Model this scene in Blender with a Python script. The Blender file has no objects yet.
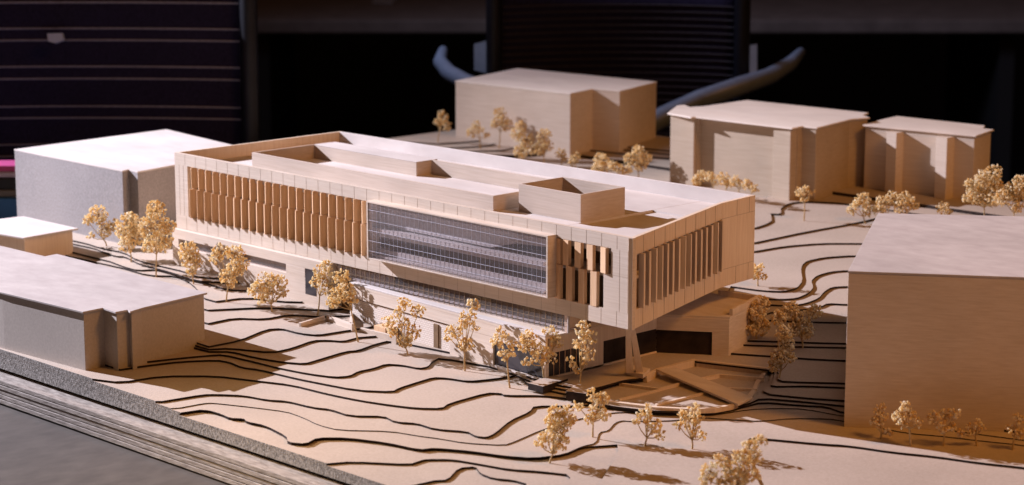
import bpy, bmesh, math, random
from mathutils import Vector, Matrix
R = math.radians
random.seed(7)
scene = bpy.context.scene
col = scene.collection
Z0 = 0.854                      # local z=0 (underside of the main volume) above the room floor

# ------------------------------------------------------------------ camera (a real 80 mm-like view of the table)
FPX, PITCH, YAW = 2288.1243, 0.19306109, -0.80523797
CAM = Vector((2.08058993, -1.47737699, 0.47583916))
FW = Vector((math.sin(YAW)*math.cos(PITCH), math.cos(YAW)*math.cos(PITCH), -math.sin(PITCH)))
RT = Vector((math.cos(YAW), -math.sin(YAW), 0)); UP = RT.cross(FW)
def ray(x, y): return FW*FPX + RT*(x-512) - UP*(y-242.5)
def UZ(x, y, z):
    d = ray(x, y); p = CAM + d*((z-CAM.z)/d.z); return Vector((p.x, p.y, z))
def UY(x, y, v):
    d = ray(x, y); return CAM + d*((v-CAM.y)/d.y)
def UD(x, y, dep): return CAM + ray(x, y)*(dep/FPX)
def UN(x, y, p0):               # point on the upright plane through p0 that faces the camera
    d = ray(x, y); n = Vector((FW.x, FW.y, 0)); return CAM + d*((p0-CAM).dot(n)/d.dot(n))
def depth(p): return (p-CAM).dot(FW)

# ------------------------------------------------------------------ materials
def newmat(name):
    m = bpy.data.materials.new(name); m.use_nodes = True
    nt = m.node_tree; b = nt.nodes['Principled BSDF']; return m, nt, b
def noise_color(nt, b, c1, c2, scale, stretch=(1,1,1), detail=6, rough=.6, lo=.3, hi=.7, bump=0, bscale=None, bdist=.0004):
    N, L = nt.nodes, nt.links
    tc = N.new('ShaderNodeTexCoord'); mp = N.new('ShaderNodeMapping'); mp.inputs['Scale'].default_value = stretch
    L.new(tc.outputs['Object'], mp.inputs['Vector'])
    n = N.new('ShaderNodeTexNoise'); n.inputs['Scale'].default_value = scale; n.inputs['Detail'].default_value = detail; n.inputs['Roughness'].default_value = rough
    L.new(mp.outputs[0], n.inputs['Vector'])
    r = N.new('ShaderNodeValToRGB'); r.color_ramp.elements[0].position = lo; r.color_ramp.elements[1].position = hi
    r.color_ramp.elements[0].color = (*c1, 1); r.color_ramp.elements[1].color = (*c2, 1)
    L.new(n.outputs['Fac'], r.inputs['Fac'])
    # large soft variation so that no surface reads as one flat tone
    n2 = N.new('ShaderNodeTexNoise'); n2.inputs['Scale'].default_value = 9; n2.inputs['Detail'].default_value = 3
    L.new(tc.outputs['Object'], n2.inputs['Vector'])
    mr = N.new('ShaderNodeMapRange'); mr.inputs[1].default_value = .3; mr.inputs[2].default_value = .7; mr.inputs[3].default_value = .9; mr.inputs[4].default_value = 1.06
    L.new(n2.outputs['Fac'], mr.inputs[0])
    mx = N.new('ShaderNodeMix'); mx.data_type = 'RGBA'; mx.blend_type = 'MULTIPLY'; mx.inputs[0].default_value = 1
    L.new(r.outputs[0], mx.inputs[6]); L.new(mr.outputs[0], mx.inputs[7])
    L.new(mx.outputs[2], b.inputs['Base Color'])
    if bump:
        bp = N.new('ShaderNodeBump'); bp.inputs['Strength'].default_value = bump; bp.inputs['Distance'].default_value = bdist
        if bscale:
            n3 = N.new('ShaderNodeTexNoise'); n3.inputs['Scale'].default_value = bscale; n3.inputs['Detail'].default_value = 4
            L.new(tc.outputs['Object'], n3.inputs['Vector']); L.new(n3.outputs['Fac'], bp.inputs['Height'])
        else: L.new(n.outputs['Fac'], bp.inputs['Height'])
        L.new(bp.outputs[0], b.inputs['Normal'])
    return mx
def mat(name, c1, c2, scale=120, stretch=(1,1,1), rough=.75, spec=.2, **k):
    m, nt, b = newmat(name); noise_color(nt, b, c1, c2, scale, stretch, **k)
    b.inputs['Roughness'].default_value = rough; b.inputs['Specular IOR Level'].default_value = spec; return m
def plain(name, c, rough=.5, spec=.4, metal=0):
    return mat(name, tuple(v*.9 for v in c), c, 60, rough=rough, spec=spec)

WOOD   = mat('basswood', (.61,.485,.375), (.72,.60,.495), 90, (.25,1,7), bump=.25)
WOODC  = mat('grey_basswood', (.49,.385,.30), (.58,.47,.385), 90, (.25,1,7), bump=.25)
WOOD_GRAZED  = mat('basswood_grazing_light', (.45,.345,.25), (.53,.42,.315), 90, (.25,1,7), bump=.25)  # basswood darkened in colour for a front under grazing light
WOODX  = mat('basswood_upright_grain', (.66,.50,.36), (.77,.62,.47), 90, (5,5,.3), bump=.25)
FIN    = mat('fin_wood', (.66,.40,.22), (.78,.52,.31), 120, (5,5,.4), bump=.2)
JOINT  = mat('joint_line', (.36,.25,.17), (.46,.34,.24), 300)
BOARD  = mat('chipboard_top', (.42,.335,.262), (.50,.405,.328), 420, detail=8, bump=.25, bscale=900)
BURNT_AND_SHADE  = mat('laser_burnt_edge_and_gap_shade', (.012,.008,.007), (.045,.028,.022), 200, (1,1,1), rough=.9)  # burnt sheet edges; also painted shade in the platform gaps
CORE   = mat('grey_board_core', (.13,.115,.10), (.40,.365,.33), 620, (.9,1,.6), detail=8, bump=1, lo=.38, hi=.66, bdist=.001)
PLY    = mat('platform_ply', (.20,.165,.14), (.42,.365,.315), 240, (.3,1,1.8), detail=10, bump=.9, lo=.32, hi=.68, bdist=.001)
CARD   = mat('grey_brown_card', (.25,.225,.215), (.36,.325,.315), 420, detail=8, bump=.35, bscale=700)
WOODR  = mat('cream_roof_card', (.80,.68,.58), (.88,.77,.67), 45, (.4,1,1), bump=.12, bscale=600)
ROOFB  = mat('grey_roof_card', (.44,.375,.345), (.54,.475,.435), 60, (.6,1,1), detail=8, bump=.15, bscale=600)
GREYC  = mat('grey_card', (.44,.38,.33), (.52,.455,.40), 420, detail=8, bump=.15, bscale=700)
ROOFC  = mat('roof_card', (.57,.50,.455), (.66,.59,.545), 45, (.4,1,1), bump=.12, bscale=600)
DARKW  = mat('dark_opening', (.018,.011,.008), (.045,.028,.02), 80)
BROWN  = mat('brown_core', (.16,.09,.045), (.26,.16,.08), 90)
TABLE  = mat('table_top', (.066,.054,.045), (.105,.088,.074), 60, (1,.5,1), rough=.55, spec=.3, detail=8)
TRUNK  = mat('dried_stem', (.48,.33,.16), (.62,.45,.24), 200)

def petal_mat():
    m, nt, b = newmat('dried_petals'); N, L = nt.nodes, nt.links
    g = N.new('ShaderNodeNewGeometry'); r = N.new('ShaderNodeValToRGB')
    e = r.color_ramp.elements; e[0].color = (.84,.59,.25,1); e[1].color = (.96,.90,.74,1); e[1].position = 1
    x = e.new(.5); x.color = (.95,.79,.48,1)
    L.new(g.outputs['Random Per Island'], r.inputs['Fac']); L.new(r.outputs[0], b.inputs['Base Color'])
    b.inputs['Roughness'].default_value = .8; b.inputs['Specular IOR Level'].default_value = .15
    tr = N.new('ShaderNodeBsdfTranslucent'); L.new(r.outputs[0], tr.inputs['Color'])
    mx = N.new('ShaderNodeMixShader'); mx.inputs[0].default_value = .5
    L.new(b.outputs[0], mx.inputs[1]); L.new(tr.outputs[0], mx.inputs[2]); L.new(mx.outputs[0], N['Material Output'].inputs['Surface'])
    return m
PETAL = petal_mat()
def glass_mat():
    m, nt, b = newmat('acrylic_sheet'); N, L = nt.nodes, nt.links
    t = N.new('ShaderNodeBsdfTransparent'); t.inputs[0].default_value = (.96,.94,.94,1)
    g = N.new('ShaderNodeBsdfGlossy'); g.inputs['Roughness'].default_value = .08
    d = N.new('ShaderNodeBsdfDiffuse'); d.inputs[0].default_value = (.8,.76,.78,1)
    m1 = N.new('ShaderNodeMixShader'); m1.inputs[0].default_value = .045
    L.new(t.outputs[0], m1.inputs[1]); L.new(d.outputs[0], m1.inputs[2])
    m2 = N.new('ShaderNodeMixShader'); m2.inputs[0].default_value = .05
    L.new(m1.outputs[0], m2.inputs[1]); L.new(g.outputs[0], m2.inputs[2])
    L.new(m2.outputs[0], N['Material Output'].inputs['Surface']); return m
GLASS = glass_mat()
GRID = plain('etched_line', (.62,.60,.66))
WIN = plain('dark_glazing', (.035,.032,.04), .12, .6)
MULL = plain('brown_mullion', (.30,.20,.11), .7)
LILAC = mat('pale_interior_board', (.45,.405,.40), (.54,.49,.48), 200)
def brick_mat():
    m, nt, b = newmat('scored_screen'); N, L = nt.nodes, nt.links
    tc = N.new('ShaderNodeTexCoord'); mp = N.new('ShaderNodeMapping'); mp.inputs['Rotation'].default_value = (R(90),0,0)
    L.new(tc.outputs['Object'], mp.inputs['Vector'])
    br = N.new('ShaderNodeTexBrick'); br.inputs['Scale'].default_value = 1
    br.inputs['Brick Width'].default_value = .0042; br.inputs['Row Height'].default_value = .0021; br.inputs['Mortar Size'].default_value = .0003
    br.inputs['Color1'].default_value = (.74,.64,.55,1); br.inputs['Color2'].default_value = (.68,.58,.50,1); br.inputs['Mortar'].default_value = (.52,.42,.34,1)
    L.new(mp.outputs[0], br.inputs['Vector']); L.new(br.outputs['Color'], b.inputs['Base Color']); b.inputs['Roughness'].default_value = .8
    return m
SCREEN = brick_mat()

# ------------------------------------------------------------------ mesh helpers
class MB:
    def __init__(s): s.bm = bmesh.new()
    def box(s, x0, x1, y0, y1, z0, z1, mi=0):
        v = [s.bm.verts.new(p) for p in ((x0,y0,z0),(x1,y0,z0),(x1,y1,z0),(x0,y1,z0),(x0,y0,z1),(x1,y0,z1),(x1,y1,z1),(x0,y1,z1))]
        for f in ((3,2,1,0),(4,5,6,7),(0,1,5,4),(1,2,6,5),(2,3,7,6),(3,0,4,7)):
            s.bm.faces.new([v[i] for i in f]).material_index = mi
        return s
    def prism(s, poly, z0, z1, mi=0, side=None):
        poly = [(p[0], p[1]) for p in poly]
        a = sum(poly[i-1][0]*poly[i][1]-poly[i][0]*poly[i-1][1] for i in range(len(poly)))
        if a < 0: poly = poly[::-1]
        lo = [s.bm.verts.new((x,y,z0)) for x,y in poly]; hi = [s.bm.verts.new((x,y,z1)) for x,y in poly]
        s.bm.faces.new(lo[::-1]).material_index = mi; s.bm.faces.new(hi).material_index = mi
        n = len(poly)
        for i in range(n):
            j = (i+1) % n
            f = s.bm.faces.new((lo[i],lo[j],hi[j],hi[i])); f.material_index = mi if side is None else side(poly[i],poly[j])
        return s
    def beam(s, p, q, w, h, up=Vector((0,0,1)), mi=0):      # rectangular bar from p to q
        p, q = Vector(p), Vector(q); d = (q-p).normalized(); r = d.cross(up)
        if r.length < 1e-6: r = Vector((1,0,0))
        r.normalize(); u = r.cross(d)
        c = [(-.5,-.5),(.5,-.5),(.5,.5),(-.5,.5)]
        a = [s.bm.verts.new(p+r*w*i+u*h*j) for i,j in c]; b = [s.bm.verts.new(q+r*w*i+u*h*j) for i,j in c]
        s.bm.faces.new(a).material_index = mi; s.bm.faces.new(b[::-1]).material_index = mi
        for i in range(4): s.bm.faces.new((a[i],b[i],b[(i+1)%4],a[(i+1)%4])).material_index = mi
        return s
    def tube(s, pts, rad, n=6):
        pts = [Vector(p) for p in pts]; rings = []
        for i, p in enumerate(pts):
            d = (pts[min(i+1,len(pts)-1)]-pts[max(i-1,0)]).normalized()
            r = d.cross(Vector((.3,.2,1))).normalized() if abs(d.z) < .95 else d.cross(Vector((1,0,0))).normalized()
            u = r.cross(d); rr = rad[i] if isinstance(rad,(list,tuple)) else rad
            rings.append([s.bm.verts.new(p+(r*math.cos(a)+u*math.sin(a))*rr) for a in [2*math.pi*k/n for k in range(n)]])
        for A, B in zip(rings, rings[1:]):
            for k in range(n): s.bm.faces.new((A[k],A[(k+1)%n],B[(k+1)%n],B[k]))
        s.bm.faces.new(rings[0][::-1]); s.bm.faces.new(rings[-1]); return s
    def quadwall(s, p, q, th, z0, z1):                       # upright wall from p to q
        p, q = Vector((p[0],p[1])), Vector((q[0],q[1])); d = (q-p).normalized(); n = Vector((-d.y,d.x))*th
        return s.prism([p, q, q+n, p+n], z0, z1)
    def build(s, name, mats, parent=None, smooth=False, bevel=0):
        bmesh.ops.recalc_face_normals(s.bm, faces=s.bm.faces)
        if bevel:
            es = [e for e in s.bm.edges if len(e.link_faces) == 2 and e.calc_face_angle(0) > .5]
            bmesh.ops.bevel(s.bm, geom=es, offset=bevel, segments=2, affect='EDGES', profile=.5)
        me = bpy.data.meshes.new(name); s.bm.to_mesh(me); s.bm.free()
        for m in (mats if isinstance(mats,(list,tuple)) else [mats]): me.materials.append(m)
        if smooth:
            for p in me.polygons: p.use_smooth = True
        o = bpy.data.objects.new(name, me); col.objects.link(o)
        if parent: o.parent = parent
        return o
def tag(o, label, cat, group=None, kind=None):
    if label: o['label'] = label
    if cat: o['category'] = cat
    if group: o['group'] = group
    if kind: o['kind'] = kind
    return o
def empty(name, loc, label, cat, group=None):
    o = bpy.data.objects.new(name, None); col.objects.link(o); o.location = loc; o.empty_display_size = .02
    return tag(o, label, cat, group)
def settle(root):                # parts were built in scene coordinates: keep them there under a root that has a location
    for c in root.children:
        c.location = c.location - root.location

# ------------------------------------------------------------------ the site: stepped contour sheets
LV = lambda k: -.0577 + .0021*(k-5)
YF, YB, XR = -.3125, 1.03, 1.5
T = {
 -3: dict(l='f', p=[(434.6,480.2),(447.6,479.6),(458.5,467.7),(475.8,466.2),(480,473),(493,478),(512.6,479.6),(530,484.6),(495,525)], start=[(420,492)], end='down'),
 -2: dict(l='f', p=[(326.6,463.4),(351.6,461.2),(410,464),(420,460.5),(426,459),(452,459),(475.8,463),(508,468.8),(540.7,471),(573,474.8),(560,490),(535,525)], end='down'),
 -1: dict(l='f', p=[(200,410),(210,411),(221.6,414.6),(230,418.5),(244,419),(246.5,422),(265,425.5),(286.6,436.7),(287.7,442.8),(306,444.3),(317,438),(347,438),(386,442.8),(419.5,450),(434.6,448.2),(471.4,451.4),(504,456.2),(534,458.4),(564.5,454.7),(582,446.7),(599,445.6),(622,444),(602,480),(572,525),(790,520),(762,490),(749,460),(744.5,445),(748,438.5),(756,437.4),(820,443.4),(847,445),(890.6,451.4),(934,455.8),(977,462),(1024,467),(1150,484)]),
 -.5: dict(l='f', p=[(200,409.6),(210,410.4),(221.6,414),(230,417.8),(244,418.4),(246.5,421.4),(265,425),(286.6,436),(287.7,442),(306,443.6),(317,437.4),(347,437.4),(386,442.2),(419.5,449.4),(434.6,447.6),(471.4,450.8),(504,455.6),(534,457.8),(564.5,454),(582,446),(596,443),(599,432),(608,430.6),(615,422.4),(622,420.3),(630,421),(658,420.7),(673.6,420.2),(702,417),(730,419.4),(760,421),(792.7,418),(828,418.5),(845,421),(873,426.5),(908,433),(942.6,436),(981.5,440.6),(1024,445),(1150,462)]),
 0: dict(l='f', p=[(180,407.5),(204,403),(213,402.7),(252,407),(286.6,411.4),(301.8,416.8),(319,425),(338.6,429.8),(390.5,430.9),(420,435.9),(437,438),(465,442.8),(504,445),(514.7,441.3),(540.7,429.8),(577,419),(594,416),(611,412.4),(641,411.6),(655,413),(715,414.5),(750,409),(775,408),(804,408.5),(844,416),(1100,450)]),
 1: dict(l='f', p=[(162,400.9),(204,394),(219.5,394),(243,395),(267,399.5),(286.6,400.6),(312.6,407),(330,408.8),(349.4,415.3),(384,415.7),(395,421.5),(417,422.9),(434.6,428.7),(467,431),(475.8,435.9),(486.6,437),(495,433),(510.4,420),(530,411.4),(534,405.5),(573,405.5),(592,404),(612,408),(655,412),(715,412.5),(745,406),(762,401.5),(804,405),(826,406),(844,412.5),(1100,440)]),
 2: dict(l='f', p=[(90,379),(120,382),(162,375.4),(216,375.4),(254,380),(291,384.3),(330,394),(360,400),(390.6,404.6),(416.4,407.6),(442,408),(449,403),(487,392.4),(501,393),(504.5,395),(543,395),(568,398),(590,402),(613,406),(655,411),(715,411),(748,403.5),(761,397.6),(804,401),(844,405.5),(1100,425)]),
 3: dict(l='b', y=-.27, p=[(120,369),(150,364.5),(180,361),(216.5,359.5),(229.4,361.6),(242,367),(259,369),(290,376.5),(306,380),(356,389.7),(392.7,391.3),(399,387.6),(416.4,382),(433,377),(447,377.6),(468,381),(491.6,378.7),(519.8,374.7),(527,383.5),(545,389),(568,394),(592,393.5),(607,386.6),(625,380.8),(643,379.4),(656,371.6),(694.4,361.8),(698,362.7),(767,370.6),(772,373),(768,383),(762,393),(804,397.3),(844,400),(1100,415)]),
 4: dict(l='b', y=-.24, p=[(140,362),(180,357.5),(208,355),(223,354),(251,360.5),(281,368),(309,373.4),(334.7,376.7),(349.7,375.6),(358,371),(373,368),(386,363.5),(402,364.6),(419,368),(428,366.5),(431.7,361.6),(440,357),(500,368),(528,380),(546,385.5),(568,390),(592,391),(606,385.8),(625,380.2),(643,378.7),(656,370.8),(694.2,361.2),(698,362.1),(768,370),(775,372),(773,381),(770,386),(804,385.4),(845,387),(1100,400)]),
 5: dict(l='b', y=-.21, p=[(209,351),(231.5,351),(255,357),(283,361.6),(304.6,363.3),(317.5,359.5),(345.4,351),(358,350),(374,344),(390,340),(500,362),(529,377),(546,381.5),(568,386.5),(594,388),(606,385),(625,379.5),(643,378),(655.7,370),(694,360.5),(698,361.5),(768,369.5),(779,371),(777,380.5),(804,381.7),(845,382.6),(1100,390)]),
 6: dict(l='b', y=-.18, p=[(209,348.7),(229.4,347.7),(272.4,352),(291.7,347.7),(313,340),(328,339.7),(343,341),(358,337)], w=[(.40,.02),(.6,.14),(.665,.165)], q=[(733,353),(791,357),(812,358.5),(844.6,360),(1100,368)]),
 7: dict(l='b', y=-.15, p=[(209,346),(240,340),(266,329),(281,328),(300,333),(317.5,334.8),(341,331)], w=[(.36,.05),(.58,.16),(.64,.185)], q=[(795,346),(844.6,347),(1100,352)]),
 8: dict(l='b', y=-.12, p=[(208,323),(233.7,317.6),(263.8,318.7),(289.5,314),(317.5,316)], w=[(.36,.08),(.56,.17),(.635,.195)], q=[(748,340),(844.6,343),(1100,348)]),
 9: dict(l='b', y=-.09, p=[(208,309.6),(261.6,306.9),(303.5,308.6),(329.3,310)], w=[(.3,.1),(.54,.19),(.632,.215)], q=[(748,319),(818,321.6),(844.6,322),(1100,326)]),
 10: dict(l='b', y=-.06, p=[(124,268),(148,275),(176,275.6),(192,283),(208,302),(246,297),(281,301),(300,301.5)], w=[(.28,.12),(.5,.2),(.62,.23)], q=[(771,312),(806,309),(821,306.5),(827.4,303),(846.7,304),(1100,308)]),
 11: dict(l='b', y=-.04, p=[(110,261),(124.6,266.6),(137.5,270),(154.7,269),(185,274),(210,284),(227,289),(246.6,290)], w=[(.25,.13),(.48,.21),(.6,.25)], q=[(771.6,304.4),(791,305.4),(806,303),(818.8,298),(824,291.5),(831.7,286.8),(846.7,286),(1100,290)]),
 12: dict(l='b', y=-.03, p=[(71,243),(94.5,248),(102,251),(116,256),(124.6,256),(140,264),(165,270),(197,280.5),(225,282)], w=[(.2,.1),(.46,.22),(.58,.262)], q=[(758.7,298),(780,299),(797,298),(809,292.6),(813.5,287),(811,280.7),(816.7,275.4),(830,271.5),(846.7,270),(1100,275)]),
 13: dict(l='b', y=-.02, p=[(71,239.7),(86,243),(101,247.7),(124,252),(137.5,260),(165,266.6),(184,271),(195,276),(216.6,277.8)], w=[(.18,.12),(.44,.23),(.57,.275)], q=[(730.7,286),(763,290.4),(784.4,291),(797,288),(802.7,280.7),(801,270),(802,265),(807,260.6),(824.5,257),(854.6,255),(1100,258)]),
 14: dict(l='b', y=.27, p=[], w=[(.3,.3)], q=[(754.7,251),(783.7,246),(820,243),(861,243),(1100,246)]),
 15: dict(l='b', y=.29, p=[], w=[(.25,.33)], q=[(754.7,242.3),(805,231.6),(856.7,222.5),(880,217),(1100,215)]),
 16: dict(l='b', y=.40, p=[], w=[(.2,.4)], q=[(754.7,227.7),(766.5,224),(773,219.7),(764,198)], w2=[(.05,.80),(1.5,.90)]),
 16.05: dict(l='b', y=.80, p=[], w=[(.06,.805)], q=[(769,190),(764,213),(781.5,214),(780.5,208),(790,202.6),(801,201.5),(815,201),(1000,212)]),
 18: dict(l='b', y=.58, p=[(493,155),(516,155),(540,153),(552,150.5)], w=[(.1,.85),(1.5,.92)], q=[]),
 19: dict(l='b', y=.62, p=[(467,151),(502,150),(514,147)], w=[(-.3,.86),(.1,.93),(1.5,.95)], q=[]),
 20: dict(l='b', y=.66, p=[(448,147.6),(486,145.8),(495,143.4)], w=[(-.34,.87),(.1,.96),(1.5,.97)], q=[]),
 21: dict(l='b', y=.70, p=[(437.6,143.4),(474,141),(480,140)], w=[(-.38,.87),(.1,.98),(1.5,.99)], q=[]),
}
SHEET = {}
def smooth_line(pts):            # a little Chaikin rounding, as a laser cutter would follow a spline
    out = [pts[0]]
    for a, b in zip(pts, pts[1:]):
        out += [a*.8+b*.2, a*.2+b*.8]
    return out + [pts[-1]]
for k in sorted(T):
    d = T[k]; z = LV(k)
    f = lambda P: [Vector((v.x, max(v.y, YF))) for v in (UZ(x,y,z) for x,y in P)]
    ln = f(d['p']) if d['p'] else []
    if ln: ln = smooth_line(ln)
    ln += [Vector(w) for w in d.get('w', [])]
    if d.get('q'):
        q = f(d['q']); ln += smooth_line(q)
    ln += [Vector(w) for w in d.get('w2', [])]
    if d['l'] == 'f':
        x0 = ln[0].x
        pre = [Vector((-.375, YF)), Vector((x0-.004, YF))]
        ln = [v for v in ln]
    else:
        pre = [Vector((-.375 if d['y'] < .27 else -.47, d['y']))]
    if d.get('end') == 'down':
        e = ln[-1]; post = [Vector((min(e.x+.25,1.2), YF)), Vector((XR, YF))] if e.y > YF+.001 else [Vector((XR, YF))]
    else:
        e = ln[-1]; post = [Vector((XR, max(e.y,YF)+.0))] if e.x < XR-.01 else []
    back = [Vector((XR,YB)), Vector((-.47,YB))] + ([Vector((-.47,.26)), Vector((-.375,.26))] if (d['l']=='f' or d['y'] < .25) else [])
    poly = pre + ln + post + back
    cl = []
    for v in poly:
        if not cl or (v-cl[-1]).length > 2e-4: cl.append(v)
    SHEET[k] = cl
def inside(p, poly):
    c = False
    for i in range(len(poly)):
        a, b = poly[i-1], poly[i]
        if (a.y > p[1]) != (b.y > p[1]) and p[0] < (b.x-a.x)*(p[1]-a.y)/(b.y-a.y)+a.x: c = not c
    return c
def side_mat(a, b): return 2 if a[1] < YF+.0006 and b[1] < YF+.0006 else 1
ks = sorted(SHEET)
for i, k in enumerate(ks):
    z1 = LV(k); z0 = (LV(ks[i-1]) if i else -.0766) + .0003
    if k == 16.05: z0 = LV(15)+.00006
    if k == 18: z0 = LV(15.5)
    o = MB().prism(SHEET[k], z0, z1, 0, side_mat).build('terrain', [BOARD, BURNT_AND_SHADE, CORE]); tag(o, None, None, kind='structure')
o = MB().prism([(-.375,YF),(XR,YF),(XR,YB),(-.47,YB),(-.47,.26),(-.375,.26)], -.084, -.07655, 0, side_mat).build('terrain', [BOARD, BURNT_AND_SHADE, CORE]); tag(o, None, None, kind='structure')
def ground(px, py):
    for k in reversed(ks):
        p = UZ(px, py, LV(k))
        if inside(p, SHEET[k]): return p
    return UZ(px, py, -.0766)

# platform of stacked boards under the site, and the table
pl = empty('base_platform', (.5,.3,-.114), 'stack of grey fibreboard sheets raising the whole site model off the table', 'platform')
zz = -.1124; rr = random.Random(3)
MB().box(-.36, XR, -.322, YB-.02, -.1140, zz).build('shade_spacer', BURNT_AND_SHADE, pl)  # near-black filler paints the shadow line under the platform
for i in range(5):
    h = .0047; dy = rr.uniform(-.0009,.0009)
    MB().box(-.40-rr.random()*.004, XR, -.3285+dy, YB-.01, zz+.0002, zz+h-.0003).build('board_layer', PLY, pl, bevel=.0004); zz += h+.0002
MB().box(-.36, XR, -.306, YB-.02, zz, -.0841).build('shade_spacer', BURNT_AND_SHADE, pl)  # near-black again: shade painted into the gap below the terrain
settle(pl)
tb = empty('conference_table', (.6,.1,-.114), 'grey brown table top under the site model, its surface bare at lower left', 'table')
MB().box(-.62, 1.9, -1.1, 1.08, -.144, -.1142).build('tabletop', TABLE, tb, bevel=.003)
LEGM = plain('dark_metal', (.02,.02,.022), .4)
for x in (-.5, 1.75):
    for y in (-.95, .95): MB().box(x-.03,x+.03,y-.03,y+.03,-.8535,-.1442).build('leg', LEGM, tb)
settle(tb)

# ------------------------------------------------------------------ massing blocks of the neighbours
def inset(poly, d):
    n = len(poly); P = [Vector((p[0],p[1])) for p in poly]
    a = sum(P[i-1].x*P[i].y-P[i].x*P[i-1].y for i in range(n)); s = 1 if a > 0 else -1
    out = []
    for i in range(n):
        e0 = (P[i]-P[i-1]).normalized(); e1 = (P[(i+1)%n]-P[i]).normalized()
        n0 = Vector((-e0.y,e0.x))*s; n1 = Vector((-e1.y,e1.x))*s
        m = n0+n1; den = max(.3, m.dot(n0)); out.append(P[i]+m*(d/den))
    return out
def block(name, label, roofpx, zt, zb, roofmat, wallmat, over=.0012, rt=.002, extra=(), setback=None):
    poly = [UZ(x,y,zt) if not isinstance(x,str) else None for x,y in roofpx]
    poly = [Vector((p.x,p.y)) for p in poly]
    c = sum(poly, Vector((0,0)))/len(poly)
    root = empty(name, (c.x,c.y,zb), label, 'model building', 'massing blocks around the main model')
    wp = inset(poly, over)
    if setback: wp = [Vector((p.x, p.y+setback[2])) if p.y < setback[0] and p.x < setback[1] else p for p in wp]
    MB().prism(wp, zb, zt-rt).build('wall', wallmat, root, bevel=.0004)
    MB().prism(poly, zt-rt+.0001, zt).build('roof', roofmat, root, bevel=.0003)
    for nm, args in extra: MB().box(*args).build(nm, wallmat, root, bevel=.0004)
    settle(root); return root
WOODB = WOOD
GROUP = 'massing blocks around the main model'
block('massing_block', 'long low cardboard block with notched corner at the front left edge of the base', [(-150,253),(0,291.8),(83,311.8),(102.8,307.8),(115.5,312),(127.6,309.8),(130,311.6),(143.8,307.4),(207.3,292.6),(57,253.8),(45,256.2),(-180,203)], -.0055, -.075, ROOFB, GREYC, over=.0026)
block('massing_block', 'smallest block with overhanging flat roof, behind the long low block at far left', [(-60,222),(23.6,216),(78.4,228),(23.6,238),(-60,224.5)][:0] or [(-40,223.2),(23.6,216.2),(78.4,228.2),(23.6,237.8),(-40,227)], -.0175, -.06, ROOFC, WOODX, over=.005)
block('massing_block', 'tall white-roofed block behind trees, touching the left end of the main building', [(14,149.2),(122.4,170.6),(128.8,169.4),(137.6,171.6),(190,162),(250,149),(166.5,129.2)], .047, -.06, ROOFC, CARD, over=.0003)
block('massing_block', 'tall plain block with one stepped corner at the back centre, before the dark chair', [(455,80.7),(517.5,68.2),(657,81.6),(620,91),(592.7,88.7),(570.4,93.4)], .060, -.045, WOODR, WOOD, over=.0006)
A = [(667.4,113),(677,105.5),(684,104.6),(690,107),(703,106.2),(747,100),(868.4,112.7),(862.8,115),(870,117.5),(851,119),(817,127.6),(802.7,126),(792,128.2),(695,116.6),(691,117.2)]
block('massing_block', 'wide block with jogged roof edge at back right, beside the smaller pilastered block', A, .060, -.05, WOODR, WOOD_GRAZED, over=.0025,
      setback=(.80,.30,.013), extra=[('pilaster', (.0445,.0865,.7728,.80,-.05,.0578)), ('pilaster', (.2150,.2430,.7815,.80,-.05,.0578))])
block('massing_block', 'narrow back right block with two pilasters on its front, half hidden by trees', [(862.5,124.8),(976,135.6),(994,129.4),(983,128.2),(985,125.4),(897,116),(884,118.8)], .0535, -.05, WOODR, WOOD, over=.003,
      extra=[('pilaster', (.304,.320,.9015,.93,-.05,.0490)), ('pilaster', (.374,.391,.9125,.94,-.05,.0490))])
block('massing_block', 'largest plain block cropped by the right edge, its broad blank face in warm shade', [(848,271),(878,213.2),(1024,216.3),(1160,219),(1160,282)], .070, -.085, ROOFB, WOOD, over=.0003)

# ------------------------------------------------------------------ the main building
B = empty('model_building', (.35,.12,-.058), 'large basswood model of a long building with fin facade, glazed centre and rooftop court', 'model building')
H = .0849; ZR = .071; zb, zt, zs = .0148, .072, .0478
f = MB()
f.box(0, .70, 0, .004, zt, H)                     # front top band
f.box(0, .70, 0, .004, 0, zb)                     # front bottom band
f.box(0, .0235, 0, .004, zb, zt)
f.box(.6735, .70, 0, .004, zb, zt)
f.box(.664, .6735, 0, .004, zb, zs)
f.box(.336, .346, .0002, .004, zb, zt)
f.box(.5935, .6, .0002, .004, zb, zt)
j = f; n = 36
for i in range(1, n):
    x = .7*i/n; e = .00012
    j.box(x-e, x+e, -.0001, .001, zt+.0002, H-.0004, 1)
    j.box(x-e, x+e, -.0001, .001, .0004, zb-.0002, 1)
for x in (.684,.6945): j.box(x-.00015,x+.00015,-.0001,.001,zb,zt,1)
for z in (.0475,): j.box(.6738,.6995,-.0001,.001,z-.00012,z+.00012,1)
for x in (.008,.016): j.box(x-.00015,x+.00015,-.0001,.001,zb,zt,1)
fo = f.build('front_facade', [WOOD, JOINT], B)
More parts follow.
